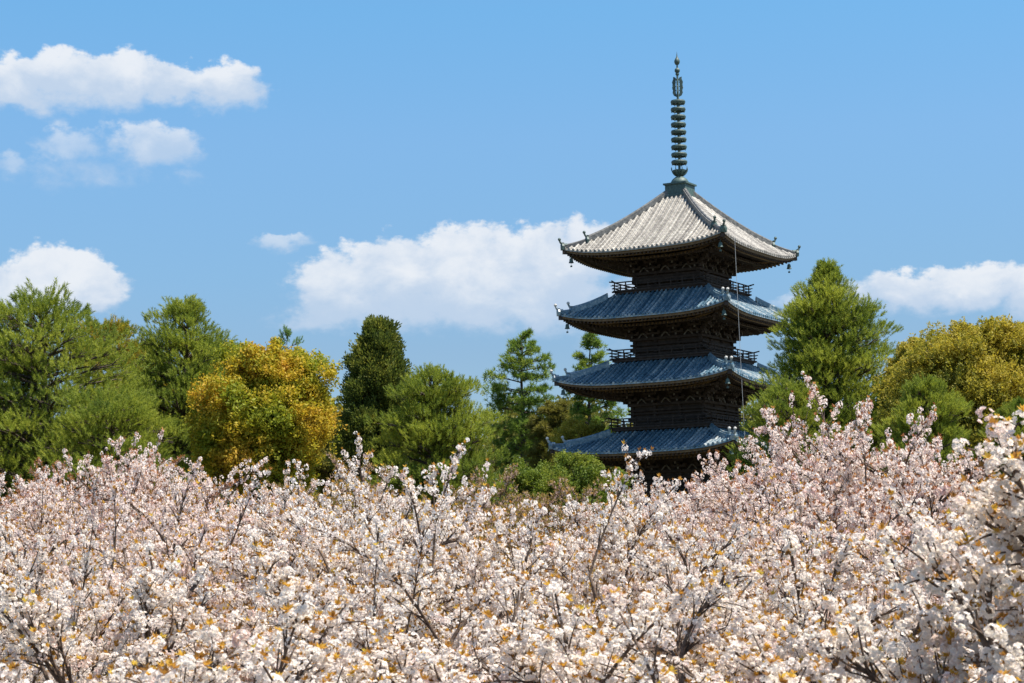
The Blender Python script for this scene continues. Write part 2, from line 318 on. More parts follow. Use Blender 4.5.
def roof(k):
    Rr = RH[k]; ri = .55 if k == 4 else 3.6
    g = Geo(); sp = .345; n = int(2 * Rr / sp); xs = (np.arange(n) - (n - 1) / 2) * (2 * Rr / n); hw = Rr / n
    for Mx in ROT:
        for x in xs:
            r0 = max(ri, abs(x) - hw * .2)
            if r0 > Rr - .05: continue
            nc = max(2, int(round((Rr - r0) / .32))); rr = []
            for c in range(nc):
                a = Rr - (Rr - r0) * c / nc; b_ = Rr - (Rr - r0) * (c + 1) / nc
                rr += [(a, .030), (b_ + .01, 0.0)]
            # pan strip between covers
            px_ = np.array([-hw, -hw * .5, 0, hw * .5, hw]); pz = np.array([0, -.06, -.075, -.06, 0])
            G = [[(x + hw + u, -r, float(roof_z(k, r, x + hw + u)) + q + l * .8) for u, q in zip(px_, pz)] for r, l in rr]
            if abs(x + hw) < Rr:
                G = [[(min(p[0], -p[1]) if p[0] > 0 else max(p[0], p[1]), p[1], p[2]) for p in row] for row in G]
                g.grid((np.array(G) @ Mx.T), flip=False)
            # cover tiles
            ang = np.linspace(0, math.pi, 6); cr = hw * .48
            G = [[(x - math.cos(t) * (cr + l * .35), -r, float(roof_z(k, r, x)) + math.sin(t) * (cr * 1.25 + l) - .03) for t in ang] for r, l in rr]
            g.grid((np.array(G) @ Mx.T), flip=False)
            # round end tile at the eave
            c = np.array((x, -Rr - .03, float(roof_z(k, Rr, x)) + .02)); a = np.arange(10) * 2 * math.pi / 10
            rim = np.stack([c[0] + cr * 1.12 * np.cos(a), 0 * a + c[1], c[2] + cr * 1.12 * np.sin(a)], -1)
            V = np.vstack([rim, rim + (0, .06, 0), c[None] + (0, -.01, 0)]) @ Mx.T
            g.add(V, T=[(20, i, (i + 1) % 10) for i in range(10)], Q=[(i, i + 10, (i + 1) % 10 + 10, (i + 1) % 10) for i in range(10)])
        # edge band of pan tiles and a closed sheet below
        xx = np.linspace(-Rr, Rr, 61)
        zt = np.array([float(roof_z(k, Rr, x)) for x in xx])
        g.grid(np.array([[(x, -Rr, z - .03) for x, z in zip(xx, zt)], [(x, -Rr - .01, z - .13) for x, z in zip(xx, zt)], [(x * .97, -Rr * .97, z - .13) for x, z in zip(xx, zt)]]) @ Mx.T, flip=True)
        if k == 4 or True:
            rs = np.linspace(Rr - .02, ri, 14)
            g.grid(np.array([[(u * r, -r, float(roof_z(k, r, u * r)) - .08) for u in np.linspace(-1, 1, 41)] for r in rs]) @ Mx.T)
    TM = MT['paletile'] if k == 4 else MT['tile']  # sunlit tone for the top roof, sky-shaded tone for the lower ones
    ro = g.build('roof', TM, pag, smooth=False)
    # corner ridges with their end ornaments
    for ci, Mx in enumerate(ROT):
        def hip(r): return np.array((r, -r, float(roof_z(k, r, r))))
        rg = Geo(); r1 = ri + (0 if k == 4 else .4); r2 = ri + (Rr - ri) * .77
        for a, b_, hh, ww in ((r1, r2, .42, .30), (r2 - .1, Rr - .02, .24, .24)):
            P = np.array([hip(r) for r in np.linspace(a, b_, 12)]); d = np.array((1, 1, 0)) / math.sqrt(2)
            prof = [(-ww / 2, -.08), (-ww / 2, hh * .7), (-ww * .62 / 2, hh * .72), (-ww * .45 / 2, hh * .92), (0, hh), (ww * .45 / 2, hh * .92), (ww * .62 / 2, hh * .72), (ww / 2, hh * .7), (ww / 2, -.08)]
            G = [[p + d * u + (0, 0, v) for u, v in prof] for p in P]
            rg.grid(np.array(G) @ Mx.T)
            for e, fl in ((0, False), (-1, True)):
                V = np.array(G[e]) @ Mx.T; V = np.vstack([V, V.mean(0)]); rg.add(V, T=[(i, i + 1, 9) if fl else (i + 1, i, 9) for i in range(8)])
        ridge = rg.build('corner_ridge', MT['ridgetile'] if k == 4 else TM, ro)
        for r, hgt in ((r2, .52), (Rr - .02, .44)):
            og = Geo(); p = hip(r); o_ = np.array((1, -1, 0)) / math.sqrt(2); d = np.array((1, 1, 0)) / math.sqrt(2)
            # demon-face end tile: a rounded shield with horns, then the rising cylinder tile
            sh = [(-.24, -.16), (-.28, .10), (-.17, .30), (-.20, hgt * .8), (-.09, hgt * .62), (0, hgt * .78), (.09, hgt * .62), (.20, hgt * .8), (.17, .30), (.28, .10), (.24, -.16)]
            A = np.array([p + d * u + (0, 0, v) + o_ * .10 for u, v in sh]); B = np.array([p + d * u * .9 + (0, 0, v) - o_ * .06 for u, v in sh]); n_ = len(sh)
            V = np.vstack([A, B, A.mean(0)[None] + o_ * .08, B.mean(0)[None]]) @ Mx.T
            og.add(V, T=[(2 * n_, i, (i + 1) % n_) for i in range(n_)] + [(2 * n_ + 1, n_ + (i + 1) % n_, n_ + i) for i in range(n_)], Q=[(i, n_ + i, n_ + (i + 1) % n_, (i + 1) % n_) for i in range(n_)])
            t = np.linspace(0, 1, 7)[:, None]
            P = p + (0, 0, hgt * .45) - o_ * .30 * (1 - t) + o_ * .26 * np.sin(t * 1.9) + np.array((0, 0, 1)) * .36 * t ** 2
            og.tube(P @ Mx.T, np.linspace(.14, .06, 7), 8)
            og.mi = 0 if k == 4 else 1
            og.lathe([(q_[0], q_[1] + .04) for q_ in ((.0, -.12), (.08, -.09), (.12, 0), (.08, .09), (0, .12))], P[-1] @ Mx.T, 10)  # ball at the tile end, painted pale below the top roof as if sunlit
            og.build('ridge_ornament', MT['bronzemetal'] if k == 4 else MT['tile'], ro, mats=[MT['litend']])
    # eave boards in two courses, gently curved up to the corners
    bg_ = Geo()
    for Mx in ROT:
        xx = np.linspace(-1, 1, 49)
        for (r_, top, hgt, th) in ((Rr - .10, -.14, .16, .14), (Rr - .42, -.30, .14, .14), (Rr - 1.45, -.42, .15, .15)):
            def P(u, rr_, dz):
                x = u * rr_; return (x, -rr_, float(roof_z(k, Rr, u * Rr)) + dz)
            rows = [[P(u, r_, top) for u in xx], [P(u, r_, top - hgt) for u in xx], [P(u, r_ - th, top - hgt) for u in xx], [P(u, r_ - th, top) for u in xx]]
            bg_.grid(np.array(rows) @ Mx.T, flip=True)
    bg_.build('eave_board', MT['edgewood'], ro)
    # soffit and two tiers of parallel rafters
    sg = Geo(); rf = Geo()
    for Mx in ROT:
        xx = np.linspace(-1, 1, 41)
        sg.grid(np.array([[(u * r_, -r_, float(roof_z(k, Rr, u * Rr)) * (r_ - BH[k]) / (Rr - BH[k]) + (ZE[k] + .55) * (Rr - r_) / (Rr - BH[k]) + dz) for u in xx] for r_, dz in ((Rr - .1, -.14), (Rr - 1.5, -.18), (BH[k] + .2, .0))]) @ Mx.T, flip=True)
        nr = int(2 * Rr / .30)
        for i in range(nr):
            x = (i + .5) * 2 * Rr / nr - Rr; zc = float(roof_z(k, Rr, x)) - ZE[k]
            i0 = max(abs(x) - .05, BH[k] + .1)
            if i0 < Rr - .25:
                a0 = max(i0, Rr - 1.75)
                t0 = (Rr - a0)
                A = np.array((x, -(Rr - .16), ZE[k] + zc - .36)); B = np.array((x, -a0, ZE[k] + zc - .36 + t0 * .10)); rf.beam(A @ Mx.T, B @ Mx.T, .11, .13)
            if i0 < Rr - 1.5:
                A = np.array((x, -(Rr - 1.36), ZE[k] + zc - .52)); B = np.array((x, -i0, ZE[k] + zc * (1 - (Rr - 1.36 - i0) / Rr) - .52 + (Rr - 1.36 - i0) * .16)); rf.beam(A @ Mx.T, B @ Mx.T, .12, .15)
        # hip rafter poking out under the corner
        zc = float(roof_z(k, Rr, Rr)) - ZE[k]
        A = np.array((Rr - .02, -(Rr - .02), ZE[k] + zc - .30)); B = np.array((BH[k], -BH[k], ZE[k] + .25)); rf.beam(A @ Mx.T, B @ Mx.T, .26, .30)
        A = np.array((Rr - 1.3, -(Rr - 1.3), ZE[k] + zc - .62)); B = np.array((BH[k], -BH[k], ZE[k] + .0)); rf.beam(A @ Mx.T, B @ Mx.T, .26, .28)
    sg.build('soffit', MT['wood'], ro); rf.build('rafters', MT['wood'], ro)
    # wind bells at the four corners
    for Mx in ROT:
        wb = Geo(); zc = float(roof_z(k, Rr, Rr)); p = np.array((Rr - .45, -(Rr - .45), zc - .52)) @ Mx.T
        wb.tube([p + (0, 0, .12), p + (0, 0, -.22)], .02, 6)
        wb.lathe([(0, -.20), (.07, -.21), (.12, -.26), (.14, -.45), (.19, -.56), (.17, -.56), (.10, -.40)], p, 12)
        wb.tube([p + (0, 0, -.40), p + (0, 0, -.75)], .012, 4); wb.box(p + (0, 0, -.80), (.16, .02, .12), ROT[0])
        wb.build('wind_bell', MT['bronzemetal'], ro)
    return ro
def storey(k):
    b = BH[k]; z0 = 0.9 if k == 0 else ZI[k - 1] + .95; z1 = ZE[k] + .2; zb = ZE[k] - 1.25   # body from z0, bracket zone from zb
    rootw = Geo(); rootw.box((0, 0, (z0 + z1) / 2 - .3), (2 * b - .3, 2 * b - .3, z1 - z0 + .6))
    wall = rootw.build('storey_wall', MT['wood'], pag)
    pos = [-b + .14, -b / 3, b / 3, b - .14]
    zcb = zb + .05
    for ix in pos:
        for iy in pos:
            if abs(ix) > b - .3 or abs(iy) > b - .3:
                cg = Geo(); cg.lathe([(.15, z0 - .1), (.155, (z0 + zcb) / 2), (.14, zcb), (0, zcb)], (ix, iy, 0), 12); cg.build('column', MT['wood'], wall)
    bm = Geo(); lat = Geo(); dr = Geo()
    for Mx in ROT:
        for (z, h, pr) in ((z0 + .12, .20, .10), (zb - .02, .18, .12), (zb - .42, .14, .06), (z0 + .48, .12, .05)):
            bm.beam(np.array((-b - .12, -b - pr + .06, z)) @ Mx.T, np.array((b + .12, -b - pr + .06, z)) @ Mx.T, .16, h)
        # slatted windows in the outer bays, panelled double door in the middle bay
        za, zc = z0 + .58, zb - .52
        if zc > za + .15:
            for s_ in (-1, 1):
                xc = s_ * (b / 3 + b - .14) / 2; wd = b * .42
                for q in range(9): lat.beam(np.array((xc - wd / 2 + wd * q / 8, -b + .03, za)) @ Mx.T, np.array((xc - wd / 2 + wd * q / 8, -b + .03, zc)) @ Mx.T, .05, .05)
            for s_ in (-1, 1):
                c = np.array((s_ * b * .145, -b + .06, (za + zc) / 2)); dr.box(c @ Mx.T, (b * .27, .10, zc - za), Mx)
                for zz in (-.3, 0, .3): dr.box((c + (0, -.06, zz * (zc - za))) @ Mx.T, (b * .25, .03, .06), Mx)
    bm.build('tie_beams', MT['wood'], wall)
    if lat.n: lat.build('slatted_window', MT['edgewood'], wall); dr.build('panel_door', MT['wood'], wall)
    # three-stepped bracket sets
    for Mx in ROT:
        for ip, x in enumerate(pos):
            bk = Geo()
            for j in range(3):
                out = .30 + .42 * j; z = zb + .18 + .36 * j
                bk.beam(np.array((x, -b + .2, z)) @ Mx.T, np.array((x, -b - out, z)) @ Mx.T, .16, .19)
                L = .55 - .03 * j
                bk.beam(np.array((x - L, -b - out + .06, z + .14)) @ Mx.T, np.array((x + L, -b - out + .06, z + .14)) @ Mx.T, .14, .14)
                for q in (-1, 0, 1):
                    bk.box(np.array((x + q * L * .88, -b - out + .06, z + .27)) @ Mx.T, (.2, .2, .13), Mx)
                bk.mi = 1; bk.box(np.array((x, -b - out - .012, z)) @ Mx.T, (.13, .02, .15), Mx); bk.mi = 0
            A = np.array((x, -b - 1.75, zb + .92)); B = np.array((x, -b + .1, zb + 1.55)); bk.beam(A @ Mx.T, B @ Mx.T, .15, .2)
            bk.mi = 1; bk.box((A + (0, -.012, .01)) @ Mx.T, (.12, .02, .15), Mx); bk.mi = 0
            if ip == 3:      # diagonal arms at the corner
                for j in range(3):
                    o_ = .35 + .46 * j; z = zb + .18 + .36 * j
                    bk.beam(np.array((b - .3, -b + .3, z)) @ Mx.T, np.array((b + o_, -b - o_, z)) @ Mx.T, .18, .2)
                A = np.array((b + 2.0, -b - 2.0, zb + .80)); B = np.array((b - .2, -b + .2, zb + 1.5)); bk.beam(A @ Mx.T, B @ Mx.T, .20, .26)
                A = np.array((b + 1.35, -b - 1.35, zb + .62)); B = np.array((b - .2, -b + .2, zb + 1.2)); bk.beam(A @ Mx.T, B @ Mx.T, .20, .24)
            bk.build('bracket_set', MT['wood'], wall, mats=[MT['paleend']])
        pu = Geo()
        for out, z in ((.72, zb + .95), (1.16, zb + 1.30)):
            pu.beam(np.array((-b - out - .4, -b - out + .06, z)) @ Mx.T, np.array((b + out + .4, -b - out + .06, z)) @ Mx.T, .17, .17)
        pu.build('purlin', MT['wood'], wall)
        for x in (-b * .66, 0, b * .66):
            pe = Geo(); t = np.linspace(-1, 1, 9)
            P = np.stack([x + .36 * t, 0 * t - b - .10, zb + .40 - .34 * np.abs(t) ** 1.4], -1); pe.tube(P @ Mx.T, [.05, .06, .06, .06, .07, .06, .06, .06, .05], 5)
            pe.build('frog_leg_strut', MT['paleend'], wall)
    return wall
def balcony(k):
    h = LH[k]; z = ZI[k - 1] + .42
    f = Geo()
    f.box((0, 0, z - .62), (2 * h - 1.1, 2 * h - 1.1, .8))
    f.box((0, 0, z + .02), (2 * h, 2 * h, .10)); f.box((0, 0, z - .12), (2 * h - .22, 2 * h - .22, .16))
    for Mx in ROT:
        for x in np.linspace(-h + .6, h - .6, 7):
            f.beam(np.array((x, -h + .9, z - .27)) @ Mx.T, np.array((x, -h + .18, z - .27)) @ Mx.T, .14, .14)
            f.box(np.array((x, -h + .52, z - .44)) @ Mx.T, (.5, .12, .12), Mx)
        f.beam(np.array((-h - .12, -h + .14, z - .02)) @ Mx.T, np.array((h + .12, -h + .14, z - .02)) @ Mx.T, .12, .10)
    fl = f.build('balcony', MT['wood'], pag)
    e = h - .10
    for Mx in ROT:
        r = Geo()
        for (dz, w, ext) in ((.20, .09, .20), (.42, .07, .30), (.64, .10, .42)):
            t = np.linspace(-1, 1, 15); L = e + ext
            P = np.array([(u * L, -e, z + dz + (.10 if dz > .6 else .03) * max(0, (abs(u) * L - e) / ext) ** 1.5) for u in t]); r.tube(P @ Mx.T, w / 2, 6)
        for x in np.linspace(-e, e, 9): r.beam(np.array((x, -e, z + .05)) @ Mx.T, np.array((x, -e, z + .64)) @ Mx.T, .07, .07)
        r.build('railing', MT['wood'], fl)
# podium and steps
g = Geo(); g.box((0, 0, .15), (10.4, 10.4, 1.2)); g.box((0, 0, .80), (10.7, 10.7, .14))
for i in range(4):
    for Mx in ROT: g.box(np.array((0, -5.35 - .28 * (3 - i) - .14, .0 + .18 * i)) @ Mx.T, (2.2, .30, .2), Mx)
g.build('stone_podium', MT['stone'], pag)
for k in range(5):
    roof(k); storey(k)
    if k: balcony(k)
# bronze spire
ZS = lambda py: zat(py, 0)
g = Geo(); zb0 = ZTOP - .15; zb1 = ZS(185)
g.box((0, 0, (zb0 + zb1) / 2), (1.62, 1.62, zb1 - zb0)); g.box((0, 0, zb1), (1.84, 1.84, .12)); g.box((0, 0, zb0 + .10), (1.84, 1.84, .14))
spire = g.build('spire', MT['bronzemetal'], pag)
g = Geo(); z = zb1 + .05; top = ZS(53)
g.lathe([(.66, z), (.68, z + .12), (.55, z + .34), (.34, z + .52), (.16, z + .58)], k=24)
g.lathe([(.09, z), (.09, ZS(100)), (.07, ZS(76)), (.05, ZS(60)), (0.0, ZS(58))], k=12)
g.build('dome', MT['bronzemetal'], spire, smooth=True)
g = Geo(); z0 = ZS(176)
g.lathe([(.16, z0 - .1), (.22, z0), (.45, z0 + .25), (.50, z0 + .42), (.36, z0 + .34), (.12, z0 + .1)], k=20)
for i in range(8):
    a = i * math.pi / 4; c, s_ = math.cos(a), math.sin(a)
    t = np.linspace(0, 1, 9); rr = .22 + .40 * np.sin(t * 1.75); zz = z0 + .02 + .62 * t ** 1.3
    g.tube(np.stack([rr * c, rr * s_, zz], -1), np.linspace(.06, .03, 9), 6)
g.build('lotus_petals', MT['bronzemetal'], spire, smooth=False)
zr0, zr1 = ZS(162.5), ZS(102.3)
for i in range(9):
    f = i / 8; z = zr0 + (zr1 - zr0) * f; r = .60 - .05 * f; g = Geo()
    g.lathe([(r * .72, z + .10), (r * .94, z + .12), (r, z + .02), (r * .92, z - .12), (r * .72, z - .12), (r * .72, z + .10)], k=28)
    g.lathe([(.10, z - .14), (.16, z - .1), (.16, z + .12), (.10, z + .16)], k=12)
    for a in range(8):
        c, s_ = math.cos(a * math.pi / 4), math.sin(a * math.pi / 4); g.beam((.1 * c, .1 * s_, z), (r * .85 * c, r * .85 * s_, z), .06, .08)
    for a in range(8):
        c, s_ = math.cos(a * math.pi / 4 + .2), math.sin(a * math.pi / 4 + .2); g.lathe([(0, z - .11), (.025, z - .12), (.035, z - .18), (.0, z - .18)], (r * .9 * c, r * .9 * s_, 0), 6)
    g.build('spire_ring', MT['bronzemetal'], spire)
g = Geo(); za, zc = ZS(96.5), ZS(77)
for a in range(4):
    M4 = ROT[a] @ np.array([[math.cos(.4), -math.sin(.4), 0], [math.sin(.4), math.cos(.4), 0], [0, 0, 1]])
    out = [(.08, 0), (.26, .06), (.35, .20), (.31, .34), (.38, .46), (.33, .60), (.37, .74), (.28, .90), (.30, 1.0), (.18, .97), (.08, .86)]
    P2 = np.array([(x, 0, za + (zc - za) * v) for x, v in out]) @ M4.T; n_ = len(out); off = np.array((0, .03, 0)) @ M4.T
    I = np.array([(.10 + (x - .10) * .18, 0, za + (zc - za) * (.12 + v * .72)) for x, v in out]) @ M4.T
    # an openwork flame: outline band around open slots
    for s_ in (1, -1):
        V = np.vstack([P2 + off * s_, I + off * s_]); Q = [(i, i + 1, n_ + i + 1, n_ + i) for i in range(n_ - 1)]
        g.add(V, Q=Q if s_ > 0 else [q[::-1] for q in Q])
    g.tube(P2, .035, 5)
    for v in (.3, .5, .7): g.tube([np.array((.1, 0, za + (zc - za) * v)) @ M4.T, np.array((.38, 0, za + (zc - za) * (v + .08))) @ M4.T], .03, 5)
g.build('water_flame_finial', MT['bronzemetal'], spire)
def ball(zc, r, n=9): return [(max(r * math.sin(math.pi * i / n), .0), zc - r * math.cos(math.pi * i / n)) for i in range(n + 1)]
g = Geo(); g.lathe(ball(ZS(70.5), .20), k=16); g.lathe(ball(ZS(74), .14), k=12); g.build('dragon_wheel', MT['bronzemetal'], spire, smooth=True)
g = Geo(); zj = ZS(61.5); g.lathe([(.0, zj - .24), (.14, zj - .22), (.20, zj - .08), (.21, zj + .05), (.14, zj + .2), (.06, zj + .34), (.03, zj + .5), (.0, ZS(51))], k=16); g.build('sacred_jewel', MT['bronzemetal'], spire, smooth=True)
# lightning cable down the near right side
g = Geo(); rr = RH[4] - .02
g.tube([(rr + .12, -rr + 1.6, ZE[4] + .3), (rr + .30, -rr + 1.45, ZE[3] + .2), (rr + .45, -rr + 1.4, ZE[2]), (rr + .62, -rr + 1.35, ZE[1]), (rr + .8, -rr + 1.3, ZE[0]), (rr + .9, -rr + 1.3, 0)], .015, 5)
g.build('lightning_cable', MT['cable'], pag)

# ------------------------------------------------------------------ leaf and flower templates
def tmpl_shoot(rng, n=22, L=1.0, w=.05, nl=.34):
    """bottle-brush of needles along +Z, unit length"""
    V, F = [], []
    for i in range(n):
        t = (i + .5) / n * .95; a = i * 2.4 + rng.uniform(-.3, .3); up = rng.uniform(.45, .9)
        b = np.array((0, 0, t * L * .75)); d = norm(np.array((math.cos(a), math.sin(a), up + t * .8))); ln = nl * rng.uniform(.75, 1.15)
        s_ = norm(np.cross(d, rng.normal(size=3))) * w / 2
        k = len(V); V += [b - s_, b + s_, b + d * ln]; F.append((k, k + 1, k + 2))
    return np.array(V), np.array(F)
def tmpl_leafball(rng, n=14, size=.30, rad=1.0):
    """loose ball of oval leaves, unit radius"""
    V, F = [], []
    for i in range(n):
        c = norm(rng.normal(size=3)) * rad * rng.uniform(.35, 1); nn = norm(c + rng.normal(size=3) * .7); u = norm(np.cross(nn, rng.normal(size=3))); v = np.cross(nn, u); s_ = size * rng.uniform(.7, 1.2)
        k = len(V); V += [c - u * s_, c - v * s_ * .5, c + u * s_, c + v * s_ * .5]; F.append((k, k + 1, k + 2, k + 3))
    return np.array(V), np.array(F)
def tmpl_tuft(rng, n=18, w=.13):
    """round tuft of short needles spraying up and out"""
    V, F = [], []
    for i in range(n):
        d = norm(rng.normal(size=3) + (0, 0, .7)); ln = rng.uniform(.7, 1.1); s_ = norm(np.cross(d, rng.normal(size=3))) * w / 2
        k = len(V); V += [-s_ + d * .1, s_ + d * .1, d * ln]; F.append((k, k + 1, k + 2))
    return np.array(V), np.array(F)
def tmpl_spray(rng, n=20):
    """scale-leaf spray: small overlapping lozenges fanned along +Z"""
    V, F = [], []
    for i in range(n):
        t = i / n; side = rng.normal(size=3) * .22 * (1 - t * .6); c = np.array((side[0], side[1] * .6, t)); d = norm(np.array((side[0] * 2, side[1] * 2, .7))); u = norm(np.cross(d, rng.normal(size=3)))
        k = len(V); V += [c - d * .05, c + u * .06 + d * .05, c + d * .2, c - u * .06 + d * .05]; F.append((k, k + 1, k + 2, k + 3))
    return np.array(V), np.array(F)

# ------------------------------------------------------------------ background trees
def interp_prof(prof, z): zs = prof[:, 0]; return np.interp(z, zs, prof[:, 1]), np.interp(z, zs, prof[:, 2])
def bgtree(kind, d, px, prof, seed, name, label, cat='tree', group=None, matn='pine', limbs=60, per=40, size=.36, start=.3, rise=.35, pad=(.45, .14), trunk_r=.22, topz=None, fill=.0, bark='bark', shrink=.45, droop=0.0, depth=.85, low=None):
    """prof: rows (py, left px, right px) of the crown's outline; the crown is as deep as it is wide"""
    rng = np.random.default_rng(seed)
    B = at(px, 560, d); B = np.array((B.x, d, gz(B.x, d)))
    rows = []
    for (py, xl, xr) in prof:
        p = at(px, py, d); rows.append((p.z - B[2], max((at(px, py, d).x - at(xl, py, d).x), .05), max(at(xr, py, d).x - at(px, py, d).x, .05)))
    pr = np.array(sorted(rows)); top = pr[-1, 0] - size * .5
    root = empty(name, B, 0, label=label, cat=cat, group=group)
    # trunk
    tg = Geo(); tz = np.linspace(-.3, top * .97, 14); wob = np.cumsum(rng.normal(size=(14, 2)), 0) * .05 * min(1, trunk_r * 4)
    xt = at(px, prof[0][0], d).x - B[0]
    TP = np.stack([wob[:, 0] + np.linspace(0, xt, 14), wob[:, 1], tz], -1); tr = trunk_r * (1 - .93 * np.clip(tz / top, 0, 1)) ** .8
    tg.tube(TP, tr, 8)
    z0 = pr[0, 0] if low is None else low
    S, Dr, Ti, Sc = [], [], [], []
    hs = np.sort(z0 + (top - z0) * (rng.random(limbs) ** .9))
    for i, h in enumerate(hs):
        a = i * 2.399 + rng.uniform(-.4, .4); l, r = interp_prof(pr, h); c = math.cos(a); w = abs(c)
        rad = (w * (r if c > 0 else l) + (1 - w) * .5 * (l + r) * depth) * rng.uniform(.60, 1.14)
        rad = max(rad - (pad[0] * .40 + size * .35) * shrink, .22)
        hb = max(h - rad * rise, .8) if kind != 'spread' else max(h - rad * rise, top * .18)
        tb = np.array([np.interp(hb, tz, TP[:, 0]), np.interp(hb, tz, TP[:, 1]), hb]); tip = np.array((np.interp(h, tz, TP[:, 0]) + rad * c, np.interp(h, tz, TP[:, 1]) + rad * math.sin(a), h))
        mid = (tb + tip) / 2 + np.array((0, 0, rad * (.10 if kind != 'spread' else -.05) - droop * rad)) + rng.normal(size=3) * rad * .05
        t = np.linspace(0, 1, 8)[:, None]; P = (1 - t) ** 2 * tb + 2 * t * (1 - t) * mid + t ** 2 * tip
        lr = trunk_r * .42 * (1 - hb / (top * 1.15)) ** .7 + .012; tg.tube(P, np.linspace(lr, .012, 8), 5, cap=False)
        n = int(per * 1.5 * (.35 + rad / pr[:, 1:].mean() * .65)); lt = rng.random()
        nsub = max(3, int(4 + rad * 1.9)); ts = start + (1 - start) * rng.random(nsub) ** .7; ts[0] = 1
        Q = (1 - ts[:, None]) ** 2 * tb + 2 * ts[:, None] * (1 - ts[:, None]) * mid + ts[:, None] ** 2 * tip
        lat = np.array((-math.sin(a), math.cos(a), 0.0)); spread = rad * .30 * (.4 + .6 * ts) * rng.uniform(-1, 1, nsub); spread[0] = 0
        C_ = Q + lat * spread[:, None] + np.array((c, math.sin(a), 0)) * (np.abs(spread) * .4)[:, None] + np.array((0, 0, 1.0)) * (pad[1] * rng.uniform(-.3, 1.6, nsub))[:, None]
        for j in range(nsub):
            k = int(np.clip(ts[j] * 7 - 1, 0, 6)); tg.tube([P[k], (P[k] + C_[j]) / 2 + (0, 0, .04), C_[j]], [.02 + lr * .2, .016, .008], 4, cap=False)
        wh_ = rng.integers(0, nsub, n); stt = rng.random(nsub)
        if kind in ('pine',): n = int(n * 1.6); wh_ = rng.integers(0, nsub, n)
        fan = np.array((pad[0], pad[0], pad[1])) * min(1.15, .28 + rad * .26) * .52
        off = rng.normal(size=(n, 3)) * fan
        off[:, 2] -= .25 * (off[:, 0] ** 2 + off[:, 1] ** 2) / max(pad[0], .1)
        if kind == 'pine':      # flat-bottomed pads of shoots, domed above
            rp = pad[0] * min(1.15, .35 + rad * .26) * (.7 + .6 * stt[wh_]); rr_ = np.sqrt(rng.random(n)); aa = rng.random(n) * 6.283
            off = np.stack([rr_ * np.cos(aa) * rp, rr_ * np.sin(aa) * rp, pad[1] * 1.9 * (1 - rr_ ** 2) - rr_ ** 2 * .08 + rng.normal(size=n) * .04], -1)
        S.append(C_[wh_] + off); out = norm(np.array((c, math.sin(a), 0.0)) * .45 + off * np.array((1.2, 1.2, .3)) + np.array((0, 0, .95)) + rng.normal(size=(n, 3)) * .25)
        Dr.append(out); Ti.append(np.clip(lt * .3 + stt[wh_] * .35 + rng.random(n) * .35, 0, 1))
    # leader shoots
    n = 14; S.append(np.stack([xt + rng.normal(size=n) * .10, rng.normal(size=n) * .12, top - rng.random(n) * .6], -1)); Dr.append(norm(np.array((0, 0, 1.0)) + rng.normal(size=(n, 3)) * .35)); Ti.append(rng.random(n))
    S, Dr, Ti = np.concatenate(S), np.concatenate(Dr), np.concatenate(Ti)
    fg = Geo(); N = len(S)
    tm = {'pine': [tmpl_shoot(rng, 20, w=.07, nl=.36) for _ in range(4)], 'spread': [tmpl_leafball(rng, 14, .32) for _ in range(4)], 'dome': [tmpl_leafball(rng, 16, .30) for _ in range(4)],
          'tuft': [tmpl_tuft(rng) for _ in range(4)], 'spray': [tmpl_spray(rng) for _ in range(4)]}[kind]
    which = rng.integers(0, len(tm), N); sz = size * (.78 if kind == 'pine' else 1) * rng.uniform(.7, 1.25, N)
    for q in range(len(tm)):
        m_ = which == q; stamp(fg, tm[q], S[m_], frames(Dr[m_], rng), sz[m_], Ti[m_])
    tg.build('trunk', MT[bark], root, smooth=True); fg.build('crown', MT[matn], root, tint=True)
    return root
BG = 'trees behind the blossoms'
# far filler first, then the trees one can tell apart
bgtree('pine', 84, 40, [(298, 8, 52), (318, -14, 82), (345, -40, 112), (380, -60, 128), (420, -70, 140), (470, -75, 140), (510, -70, 130)], 11, 'pine_tree', 'broad green pine at the far left with dark bare boughs showing', group=BG, limbs=120, per=34, size=.55, pad=(.75, .22), rise=.25, trunk_r=.35)
bgtree('pine', 92, 108, [(320, 90, 118), (332, 78, 138), (350, 68, 150), (400, 66, 156), (460, 66, 156)], 12, 'pine_tree', 'pine with rusty yellow shoots between the two big left pines', group=BG, matn='yellowpine', limbs=80, per=24, size=.45, pad=(.5, .12), rise=.2, trunk_r=.25)
bgtree('pine', 90, 176, [(303, 170, 181), (318, 148, 194), (340, 132, 212), (365, 112, 222), (400, 100, 232), (440, 94, 240), (490, 94, 244)], 13, 'pine_tree', 'feathery blue green pine left of the golden leaved tree', group=BG, limbs=130, per=32, size=.5, pad=(.65, .16), rise=.45, trunk_r=.3)
bgtree('pine', 80, 110, [(400, 70, 150), (430, 50, 170), (470, 40, 185), (500, 40, 185)], 14, 'pine_tree', 'low spreading pine just above the pale blossoms at left', group=BG, limbs=60, per=34, size=.48, pad=(.7, .18), rise=.2, trunk_r=.2)
bgtree('pine', 98, 138, [(345, 128, 150), (362, 112, 168), (395, 98, 184), (440, 92, 190), (490, 92, 190)], 31, 'pine_tree', 'yellowish pine between the rusty topped pine and the feathery one', group=BG, matn='yellowpine', limbs=90, per=30, size=.46, pad=(.6, .16), rise=.25, trunk_r=.24)
bgtree('pine', 86, 0, [(345, -20, 25), (370, -50, 50), (420, -60, 70), (490, -60, 70)], 32, 'pine_tree', 'dark pine cut by the left edge below the broad pine', group=BG, limbs=80, per=30, size=.5, pad=(.7, .18), rise=.25, trunk_r=.24)
